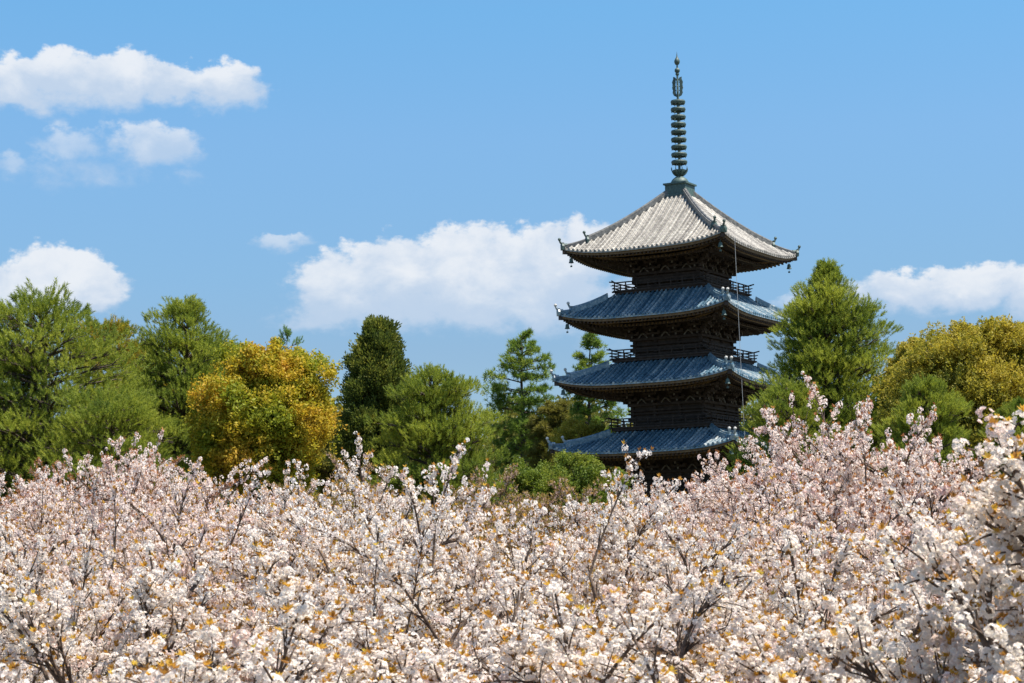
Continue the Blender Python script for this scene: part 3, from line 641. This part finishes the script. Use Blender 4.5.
bgtree('pine', 94, 205, [(350, 198, 214), (368, 186, 226), (400, 176, 236), (450, 170, 244), (490, 170, 244)], 33, 'pine_tree', 'green pine tucked against the left side of the golden leaved tree', group=BG, limbs=80, per=28, size=.46, pad=(.55, .16), rise=.35, trunk_r=.2)
bgtree('dome', 110, 340, [(420, 325, 355), (435, 312, 366), (460, 305, 372), (500, 305, 372)], 34, 'broadleaf_tree', 'low olive tree between the golden tree and the dark cypress', group=BG, matn='brown', limbs=60, per=50, size=.26, pad=(.5, .35), rise=.6, start=.4, trunk_r=.15)
bgtree('pine', 105, 238, [(350, 232, 243), (372, 222, 250), (410, 215, 262), (470, 208, 270)], 15, 'pine_tree', 'small green pine half hidden behind the golden leaved tree', group=BG, matn='bluepine', limbs=60, per=24, size=.42, pad=(.5, .14), trunk_r=.2)
bgtree('pine', 118, 287, [(329, 284, 291), (340, 279, 300), (352, 272, 305), (385, 262, 315), (450, 255, 320)], 16, 'conifer_tree', 'thin bluish conifer tip poking above the golden leaved tree', group=BG, matn='bluepine', limbs=34, per=9, size=.5, pad=(.3, .10), rise=.5, trunk_r=.14)
bgtree('spread', 82, 276, [(346, 228, 246), (350, 232, 292), (358, 226, 322), (370, 222, 330), (384, 216, 345), (400, 206, 338), (425, 205, 342), (455, 210, 336), (485, 222, 320)], 17, 'golden_tree', 'round crowned broadleaf tree with golden orange spring leaves', group=BG, matn='gold', shrink=.9, limbs=150, per=60, size=.24, pad=(.50, .32), rise=.8, start=.55, trunk_r=.26)
bgtree('spray', 100, 372, [(328, 368, 376), (338, 362, 386), (352, 356, 393), (375, 346, 398), (400, 340, 406), (440, 338, 404), (480, 338, 404)], 18, 'cypress_tree', 'tall dark cypress with a blunt conical top beside the golden tree', group=BG, matn='cypress', limbs=170, per=34, size=.62, pad=(.38, .30), rise=.5, trunk_r=.3, start=.35)
bgtree('pine', 84, 436, [(374, 410, 438), (384, 402, 448), (396, 394, 476), (408, 392, 466), (428, 380, 494), (445, 384, 486), (470, 374, 502), (510, 380, 490)], 19, 'pine_tree', 'bushy bright green pine right of the tall dark cypress', group=BG, limbs=110, per=34, size=.46, pad=(.62, .17), rise=.35, trunk_r=.3)
bgtree('tuft', 158, 524, [(333, 514, 536), (345, 508, 546), (365, 498, 552), (382, 486, 552), (405, 484, 556), (440, 490, 560), (490, 495, 560)], 20, 'conifer_tree', 'tall slender conifer with airy tufted tiers left of the pagoda', group=BG, matn='airy', limbs=80, per=20, size=.42, pad=(.55, .22), rise=.12, start=.45, trunk_r=.3)
bgtree('tuft', 152, 552, [(402, 543, 562), (420, 532, 572), (445, 525, 576), (500, 522, 578)], 21, 'conifer_tree', 'short bronze tinted conifer beside the lowest visible roof', group=BG, matn='brown', limbs=70, per=26, size=.42, pad=(.5, .25), rise=.3, start=.35, trunk_r=.22)
bgtree('tuft', 165, 588, [(335, 583, 597), (352, 572, 606), (375, 565, 612), (400, 566, 622), (430, 560, 626), (490, 560, 630)], 22, 'conifer_tree', 'slender conifer seen between the left eaves of the pagoda', group=BG, matn='airy', limbs=80, per=18, size=.42, pad=(.5, .25), rise=.2, start=.35, trunk_r=.26)
bgtree('pine', 108, 826, [(270, 823, 830), (290, 806, 846), (306, 788, 872), (330, 782, 880), (360, 780, 890), (395, 762, 896), (430, 745, 902), (470, 742, 905)], 23, 'pine_tree', 'tall full pine with upright shoots at the right of the pagoda', group=BG, shrink=.5, limbs=170, per=38, size=.60, pad=(.70, .20), rise=.42, trunk_r=.4)
bgtree('pine', 100, 790, [(380, 790, 802), (396, 768, 812), (408, 748, 816), (424, 746, 820), (440, 770, 822), (500, 775, 822)], 24, 'pine_tree', 'low yellow green pine overlapping the right eave tips of the pagoda', group=BG, limbs=70, per=26, size=.46, pad=(.55, .16), rise=.4, trunk_r=.2)
bgtree('dome', 98, 980, [(331, 960, 1008), (340, 935, 1030), (356, 905, 1050), (380, 892, 1062), (410, 890, 1068), (450, 895, 1070)], 25, 'camphor_tree', 'large dome shaped broadleaf tree with yellow green leaves at far right', group=BG, matn='camphor', limbs=170, per=80, size=.23, pad=(.62, .45), rise=.7, start=.55, trunk_r=.45)
bgtree('dome', 104, 914, [(350, 905, 922), (362, 893, 932), (385, 886, 942), (430, 885, 945)], 26, 'broadleaf_tree', 'smaller olive broadleaf tree left of the large yellow green dome', group=BG, matn='camphor', limbs=80, per=60, size=.22, pad=(.5, .4), rise=.6, start=.5, trunk_r=.25)
bgtree('pine', 80, 925, [(384, 922, 936), (398, 902, 944), (412, 896, 962), (432, 876, 950), (460, 868, 962), (480, 868, 950)], 27, 'pine_tree', 'small fresh green pine in front of the yellow green dome', group=BG, matn='pine', limbs=60, per=28, size=.44, pad=(.5, .15), rise=.4, trunk_r=.18)
bgtree('pine', 88, 1015, [(408, 1010, 1022), (420, 992, 1042), (440, 972, 1050), (480, 975, 1060)], 28, 'pine_tree', 'dark green pine at the right edge under the yellow green dome', group=BG, matn='bush', limbs=50, per=28, size=.44, pad=(.5, .15), rise=.3, trunk_r=.2)
rngw = np.random.default_rng(77); nW = 9000
wx = rngw.uniform(-110, 130, nW); wy = rngw.uniform(186, 215, nW)
topw = 13.0 + 1.6 * np.sin(wx * .31) + 1.2 * np.sin(wx * .83 + 2) + .8 * np.sin(wx * 1.9 + wy)
wz = 5.2 + topw * (1 - rngw.random(nW) ** 2 * .95)
wg = Geo(); wt_ = [tmpl_leafball(rngw, 16, .30) for _ in range(3)]
for q in range(3):
    k = np.arange(nW) % 3 == q; stamp(wg, wt_[q], np.stack([wx, wy, wz], -1)[k], frames(rngw.normal(size=(k.sum(), 3)), rngw), rngw.uniform(.9, 1.5, k.sum()), np.clip(rngw.random(k.sum()) * .6 + .15, 0, 1))
tag(wg.build('distant_wood', MT['brown'], tint=True), 'olive mass of distant woodland behind the tree belt', 'woodland', kind='stuff')
SH = 'shrubs at the foot of the trees'
for i, (d, px, prof, mn, lab) in enumerate([
    (128, 578, [(460, 566, 590), (468, 545, 612), (485, 536, 622), (520, 534, 622)], 'bush', 'green shrub at the left foot of the pagoda'),
    (146, 584, [(424, 575, 594), (430, 560, 608), (445, 552, 612), (500, 550, 612)], 'camphor', 'yellow shrub glimpsed behind the lowest left roof corner'),
    (112, 530, [(466, 520, 545), (478, 500, 560), (500, 492, 568), (530, 490, 570)], 'bush', 'olive green shrub further left of the pagoda behind the tan cherries'),
    (100, 755, [(450, 745, 765), (465, 738, 772), (500, 735, 778)], 'bush', 'dark shrub in front of the pagoda right of its near corner')]):
    bgtree('dome', d, px, prof, 40 + i, 'shrub', lab, cat='shrub', group=SH, matn=mn, limbs=60, per=34, size=.26, pad=(.5, .35), rise=.6, start=.4, trunk_r=.09)

# ------------------------------------------------------------------ cherry trees
def flower(rng, n=8, L=.021):
    V, F = [], []
    for i in range(n):
        inner = i >= 5; a = i * 2 * math.pi / 5 + (.6 if inner else 0) + rng.uniform(-.15, .15); c, s_ = math.cos(a), math.sin(a); l = L * (.75 if inner else 1) * rng.uniform(.9, 1.1); e = 1.0 if inner else rng.uniform(.15, .5); w = l * .48
        ce, se = math.cos(e), math.sin(e)
        pts = [(0, 0, 0), (l * .62 * ce, w, l * .62 * se + .002), (l * ce, 0, l * se), (l * .62 * ce, -w, l * .62 * se + .002)]
        k = len(V); V += [(x * c - y * s_, x * s_ + y * c, z) for x, y, z in pts]; F.append((k, k + 1, k + 2, k + 3))
    return np.array(V), np.array(F)
def cluster(rng, lod):
    nf = (11, 8, 6)[lod]; g_ = []; V, F = [], []; n = 0
    for i in range(nf):
        ph = math.acos(1 - 1.55 * (i + .5) / nf); a = i * 2.4; d = np.array((math.sin(ph) * math.cos(a), math.sin(ph) * math.sin(a), math.cos(ph))); d = norm(d + rng.normal(size=3) * .25)
        if lod < 2: v, f = flower(rng, (8, 5)[lod], (.0185, .0215)[lod])
        else: v, f = flower(rng, 3, .028)
        M = frames(d[None], rng)[0]; v = v @ M.T + d * (.036 if lod < 2 else .034) * rng.uniform(.8, 1.15)
        V.append(v); F.append(f + n); n += len(v)
    return np.concatenate(V), np.concatenate(F)
def leafsprig(rng, n=6, L=.045):
    V, F = [], []
    for i in range(n):
        a = i * 2.4 + rng.uniform(-.4, .4); e = rng.uniform(.35, 1.25); l = L * rng.uniform(.7, 1.2); w = l * .20; c, s_ = math.cos(a), math.sin(a); ce, se = math.cos(e), math.sin(e)
        pts = [(0, 0, 0), (l * .5 * ce, w, l * .5 * se), (l * ce, 0, l * se), (l * .5 * ce, -w, l * .5 * se)]
        k = len(V); V += [(x * c - y * s_, x * s_ + y * c, z) for x, y, z in pts]; F.append((k, k + 1, k + 2, k + 3))
    return np.array(V), np.array(F)
def bez(p0, d0, p2, rng, n, lift=.25):
    L = np.linalg.norm(p2 - p0); m = p0 + d0 * L * .5; m = m * .6 + ((p0 + p2) / 2) * .4 + rng.normal(size=3) * L * .06 - np.array((0, 0, L * .05))
    t = np.linspace(0, 1, n)[:, None]; return (1 - t) ** 2 * p0 + 2 * t * (1 - t) * m + t ** 2 * p2
def cherry(seed, Ht, sp, lod, ntw=1300, nsub=300, nbr=48, leafy=.62, dense=1.08, spikes=.05, csize=1.0, nspray=34, lsize=1.0):
    rng = np.random.default_rng(seed)
    ph0 = rng.uniform(0, 6.28, 6)
    def shell(n, lo, hi, minz=.18):
        out = []
        while len(out) < n:
            u = rng.random(); a = rng.uniform(0, 2 * math.pi); r = math.sqrt(u)
            # uneven dome: lobes in azimuth and a bumpy top
            lob = 1 + .13 * math.sin(2 * a + ph0[0]) + .10 * math.sin(5 * a + ph0[1]); bump = 1 + .09 * math.sin(3.1 * r * math.cos(a) * 2 + ph0[2]) + .08 * math.sin(3.7 * r * math.sin(a) * 2 + ph0[3])
            z = Ht * (.30 + .66 * math.sqrt(max(0, 1 - (r * .96) ** 2.2))) * bump; k = rng.uniform(lo, hi)
            if r > .9: z *= rng.uniform(.5, 1)
            p = np.array((r * sp * lob * math.cos(a) * k, r * sp * lob * math.sin(a) * k, z * k))
            gap = math.sin(p[0] * 3.1 + ph0[4]) * math.sin(p[1] * 3.3 + ph0[5]) + .5 * math.sin(p[0] * 6.3 + ph0[1]) * math.sin(p[1] * 5.7 + ph0[0])
            if p[2] > minz * Ht and (n < 100 or rng.random() < .72 + .75 * gap): out.append(p)
        return np.array(out)
    bark = Geo(); nodes, dirs = [], []
    bark.tube([(0, 0, -.2), (0.02, 0, .12), (0.03, .02, .35)], [.22, .17, .13], 9)
    ns = 7
    for i in range(ns):
        a = i * 2 * math.pi / ns + rng.uniform(-.3, .3); tl = rng.uniform(.30, .95) if i else .08
        tip = np.array((math.cos(a) * sp * tl, math.sin(a) * sp * tl, Ht * (.30 + .66 * math.sqrt(max(0, 1 - tl ** 2.2))) * rng.uniform(.86, 1.02)))
        P = bez(np.array((0, 0, .25)), norm(np.array((math.cos(a), math.sin(a), .75))), tip, rng, 12); P[1:-1] += rng.normal(size=(10, 3)) * .035
        bark.tube(P, np.linspace(.070, .022, 12), 7); nodes.append(P[3:]); dirs.append(norm(np.gradient(P, axis=0))[3:])
    def level(targets, npts, r0, r1, sides, maxd=None, up=.5, keep=2):
        N = np.concatenate(nodes_in); D = np.concatenate(dirs_in); outP, outD = [], []
        for tpt in targets:
            v = tpt - N; dist = np.linalg.norm(v, axis=1); low = np.where(N[:, 2] > tpt[2] - .05, 2.2, 1.0); al = 1 - (v * D).sum(1) / (dist + 1e-6)
            j = int(np.argmin(dist * low * (1 + .6 * al)))
            if maxd and dist[j] > maxd: tpt = N[j] + v[j] / dist[j] * maxd
            if dist[j] < .08: continue
            P = bez(N[j], norm(D[j] + (0, 0, up * .6)), tpt, rng, npts); bark.tube(P, np.linspace(r0, r1, npts) * rng.uniform(.8, 1.15), sides, cap=False)
            outP.append(P); outD.append(norm(np.gradient(P, axis=0)))
        return outP, outD
    nodes_in, dirs_in = nodes, dirs
    bP, bD = level(shell(nbr, .72, .92), 9, .028, .012, 6, up=.8)
    nodes_in, dirs_in = [p[2:] for p in bP] + [p[4:] for p in nodes], [p[2:] for p in bD] + [p[4:] for p in dirs]
    sP, sD = level(shell(nsub, .72, .96), 7, .013, .006, 4, maxd=1.3, up=.7)
    nodes_in, dirs_in = [p[2:] for p in sP], [p[2:] for p in sD]
    tg = shell(int(ntw * (1 - spikes)), .70, 1.0); hi = shell(int(ntw * spikes), 1.0, 1.10, .5)
    tP, tD = level(np.vstack([tg, hi]), 6, .0075, .004, 3, maxd=.62, up=1.0)
    # long upright sprays: bare wood below, forking twigs with flowers at their outer ends
    nodes_in, dirs_in = [p[2:] for p in bP] + [p[5:] for p in nodes], [p[2:] for p in bD] + [p[5:] for p in dirs]
    lP, lD = level(shell(nspray, 1.04, 1.30, .42), 10, .019, .007, 6, maxd=1.5, up=1.1)
    oP, oD = [], []
    for P, D in zip(lP, lD):
        for j in range(11):
            t = rng.uniform(.25, .97) * 9; i0 = int(t); b0 = P[i0]; d0 = norm(D[i0] * 1.0 + rng.normal(size=3) * .55 + (0, 0, .25)); ln = rng.uniform(.22, .55) * (1.25 - t / 14)
            Q = bez(b0, D[i0], b0 + d0 * ln, rng, 6); bark.tube(Q, np.linspace(.0095, .004, 6), 4, cap=False); oP.append(Q[2:]); oD.append(norm(np.gradient(Q, axis=0))[2:])
        oP.append(P[6:]); oD.append(D[6:])
    # blossom clusters sit along the twigs, thickest towards the tips
    CP, CD = [], []
    for P, D in [(p, d) for p, d in zip(tP, tD)] + [(p[4:], d[4:]) for p, d in zip(sP, sD)] + list(zip(oP, oD)):
        L = np.linalg.norm(np.diff(P, axis=0), axis=1).sum(); n = max(2, int(L / .082 * dense)); t = 1 - rng.random(n) ** 1.25 * .85; t[0] = 1
        idx = t * (len(P) - 1); i0 = np.clip(idx.astype(int), 0, len(P) - 2); f = (idx - i0)[:, None]
        p = P[i0] * (1 - f) + P[i0 + 1] * f; side = norm(rng.normal(size=(n, 3)) + np.array((0, 0, .5))); side[0] = D[-1]
        CP.append(p + side * .030); CD.append(side)
    CP, CD = np.concatenate(CP), np.concatenate(CD)
    fl = Geo(); tm = [cluster(rng, lod) for _ in range(6)]; wh = rng.integers(0, 6, len(CP)); sz = rng.uniform(.8, 1.25, len(CP)) * csize; ti = np.clip(.55 + rng.normal(size=len(CP)) * .28, 0, 1)
    for q in range(6):
        m_ = wh == q; stamp(fl, tm[q], CP[m_], frames(CD[m_], rng), sz[m_], ti[m_])
    lf = Geo(); m_ = rng.random(len(CP)) < leafy; LP = CP[m_]; LD = norm(CD[m_] + (0, 0, .8)); tm = [leafsprig(rng, (9, 7, 4)[lod], (.043, .050, .060)[lod]) for _ in range(4)]; wh = rng.integers(0, 4, len(LP))
    for q in range(4):
        k = wh == q; stamp(lf, tm[q], LP[k] + LD[k] * (.042 if lod < 2 else .032), frames(LD[k], rng), rng.uniform(.75, 1.3, k.sum()) * csize * lsize, rng.random(k.sum()))
    root = empty('cherry_tree', (0, 0, 0))
    bark.build('trunk', MT['cherrybark'], root, smooth=True); fl.build('blossoms', MT['white'], root, tint=True); lf.build('young_leaves', MT['bronze'], root, tint=True)
    PTS[root.name] = CP[rng.choice(len(CP), 4000)]
    return root
PTS = {}
protos = {'n3': cherry(111, 3.9, 1.15, 0, 1700, 300, nspray=34), 'n0': cherry(101, 3.2, 2.6, 0, 1500, 300), 'n1': cherry(102, 3.3, 2.6, 0, 1500, 300), 'n2': cherry(103, 3.1, 2.5, 0, 1400, 280),
          'm0': cherry(104, 3.8, 3.0, 1, 1900, 380, leafy=.62, dense=1.08), 'm1': cherry(105, 3.9, 3.1, 1, 1900, 380, leafy=.62, dense=1.08),
          'f0': cherry(106, 4.3, 3.3, 2, 2300, 420, leafy=.5, csize=1.1), 'f1': cherry(107, 4.4, 3.3, 2, 2300, 420, leafy=.5, csize=1.1),
          't0': cherry(108, 4.3, 3.3, 2, 1700, 380, leafy=1.0, dense=.75, csize=1.1, lsize=1.9)}
used = set()
CH = 'cherry trees in full bloom'
# proto, distance, px, top py, turn, petal, leaf, label
TREES = [
 ('n3', 8.6, 1055, 422, 0.4, 'white', 'bronze', 'nearest white cherry tree at the right edge with big soft blossom clusters'),
 ('n1', 9.5, 835, 590, 2.0, 'white', 'bronze', 'white cherry tree at the bottom right with thick dark bent boughs'),
 ('n2', 10.5, 560, 600, 1.0, 'white', 'bronze', 'white cherry tree at the bottom centre of the picture'),
 ('n1', 10.0, 300, 625, 4.1, 'white', 'bronze', 'white cherry tree at the bottom edge left of centre'),
 ('n0', 9.5, 60, 610, 3.0, 'white', 'bronze', 'white cherry tree filling the bottom left corner'),
 ('n2', 15, 955, 505, 5.2, 'white', 'bronze', 'white cherry tree just behind the nearest one at right'),
 ('n0', 15, 690, 545, 1.9, 'white', 'bronze', 'white cherry tree in the second row below the pagoda near corner'),
 ('n1', 15, 425, 545, .2, 'white', 'bronze', 'white cherry tree in the second row below the bright green pine'),
 ('n2', 14.5, 175, 555, 2.6, 'white', 'bronze', 'white cherry tree in the second row below the left pines'),
 ('n1', 19, 30, 520, 5.0, 'white', 'bronze', 'white cherry tree at the left edge in the third row'),
 ('m0', 20, 640, 476, 3.3, 'white', 'bronze', 'white cherry tree with a slanting bough pointing at the pagoda base'),
 ('m1', 20, 418, 486, 1.2, 'white', 'bronze', 'white cherry tree with a tall forked bough left of centre'),
 ('m0', 22, 300, 505, 2.9, 'white', 'bronze', 'white cherry tree below the golden tree in the middle distance'),
 ('m1', 22, 160, 500, .6, 'blush', 'bronze', 'white cherry tree with fanned boughs in front of the pink ones at left'),
 ('m1', 22, 800, 490, 4.4, 'blush', 'bronze', 'blush cherry tree below the tall pine right of the pagoda'),
 ('m0', 26, 930, 440, 1.4, 'blush', 'russet', 'blush cherry tree glimpsed behind the nearest blossoms at right'),
 ('m0', 28, 540, 538, 4.0, 'white', 'bronze', 'white cherry tree in front of the tan leafing ones'),
 ('m1', 28, 365, 470, 5.5, 'white', 'bronze', 'white cherry tree with a pointed tuft under the dark cypress'),
 ('m0', 30, 45, 490, 2.2, 'blush', 'bronze', 'pale pink cherry tree at the left edge in the middle rows'),
 ('m1', 31, 845, 405, 3.7, 'blush', 'russet', 'tall pinkish cherry tree in front of the full pine at right'),
 ('f0', 34, 705, 468, .9, 'blush', 'russet', 'pinkish cherry tree below the right part of the pagoda'),
 ('f1', 36, 780, 440, 2.4, 'blush', 'russet', 'pinkish cherry tree with a tall spray rising by the pagoda'),
 ('f1', 35, 225, 465, 4.8, 'blush', 'bronze', 'pale pink cherry tree below the golden tree in the back row'),
 ('f0', 38, 120, 452, 1.6, 'blush', 'russet', 'pale pink cherry tree in the back row below the feathery pine'),
 ('f1', 40, 10, 468, 3.1, 'blush', 'russet', 'pale pink cherry tree at the left edge of the back row'),
 ('f0', 42, 285, 490, 5.7, 'blush', 'bronze', 'pale pink cherry tree in the back row right of the golden tree'),
 ('f0', 44, 640, 480, 2.1, 'white', 'russet', 'pale cherry tree at the foot of the pagoda'),
 ('t0', 50, 345, 458, 1.1, 'dusty', 'olive', 'dusty pink cherry tree coming into leaf below the dark cypress'),
 ('t0', 52, 505, 470, 3.9, 'dusty', 'olive', 'tan cherry tree coming into leaf below the slender conifer'),
 ('t0', 50, 562, 482, .3, 'dusty', 'olive', 'tan cherry tree coming into leaf left of the pagoda foot'),
 ('t0', 48, 455, 488, 5.1, 'dusty', 'olive', 'tan cherry tree coming into leaf below the bright green pine'),
 ('t0', 54, 60, 464, 2.7, 'dusty', 'russet', 'reddish leafing cherry tree at left under the broad pine'),
 ('t0', 56, 165, 462, 4.5, 'dusty', 'russet', 'reddish leafing cherry tree below the feathery pine'),
]
for (pk, d, px, py, rz, pet, leaf, lab) in TREES:
    src = protos[pk]
    if pk not in used: root = src; kids = list(src.children); used.add(pk)
    else:
        root = src.copy(); col.objects.link(root); kids = []
        for ch in src.children:
            c = ch.copy(); col.objects.link(c); c.parent = root; kids.append(c)
    X = at(px, py, d).x; z = gz(X, d); Q = PTS[src.name] @ np.array([[math.cos(rz), math.sin(rz), 0], [-math.sin(rz), math.cos(rz), 0], [0, 0, 1]])
    lo, hi = .5, 1.8
    Ci = np.array(CAMM.to_3x3()).T
    for _ in range(18):          # the tree's height is whatever reaches the photographed skyline
        s = (lo + hi) / 2; sxy = min(max(s, .85), 1.12) * (1 if d < 18 else .80); P = (Q * (sxy, sxy, s) + (X, d, z - EYE)) @ Ci.T
        yy = H / 2 - P[:, 1] / -P[:, 2] * FPX
        if np.percentile(yy, .15 if d < 18 or px > 470 else .35) < py + (2 if d > 25 and px < 470 else 0): hi = s
        else: lo = s
    root.location = (X, d, z); root.rotation_euler = (0, 0, rz); root.scale = (sxy, sxy, s)
    print(lab[:44], 'scale', round(s, 2))
    tag(root, lab, 'cherry tree', CH)
    for c in kids:
        m = pet if c.name.startswith('blossoms') else leaf if c.name.startswith('young_leaves') else None
        if m: c.material_slots[0].link = 'OBJECT'; c.material_slots[0].material = MT[m]
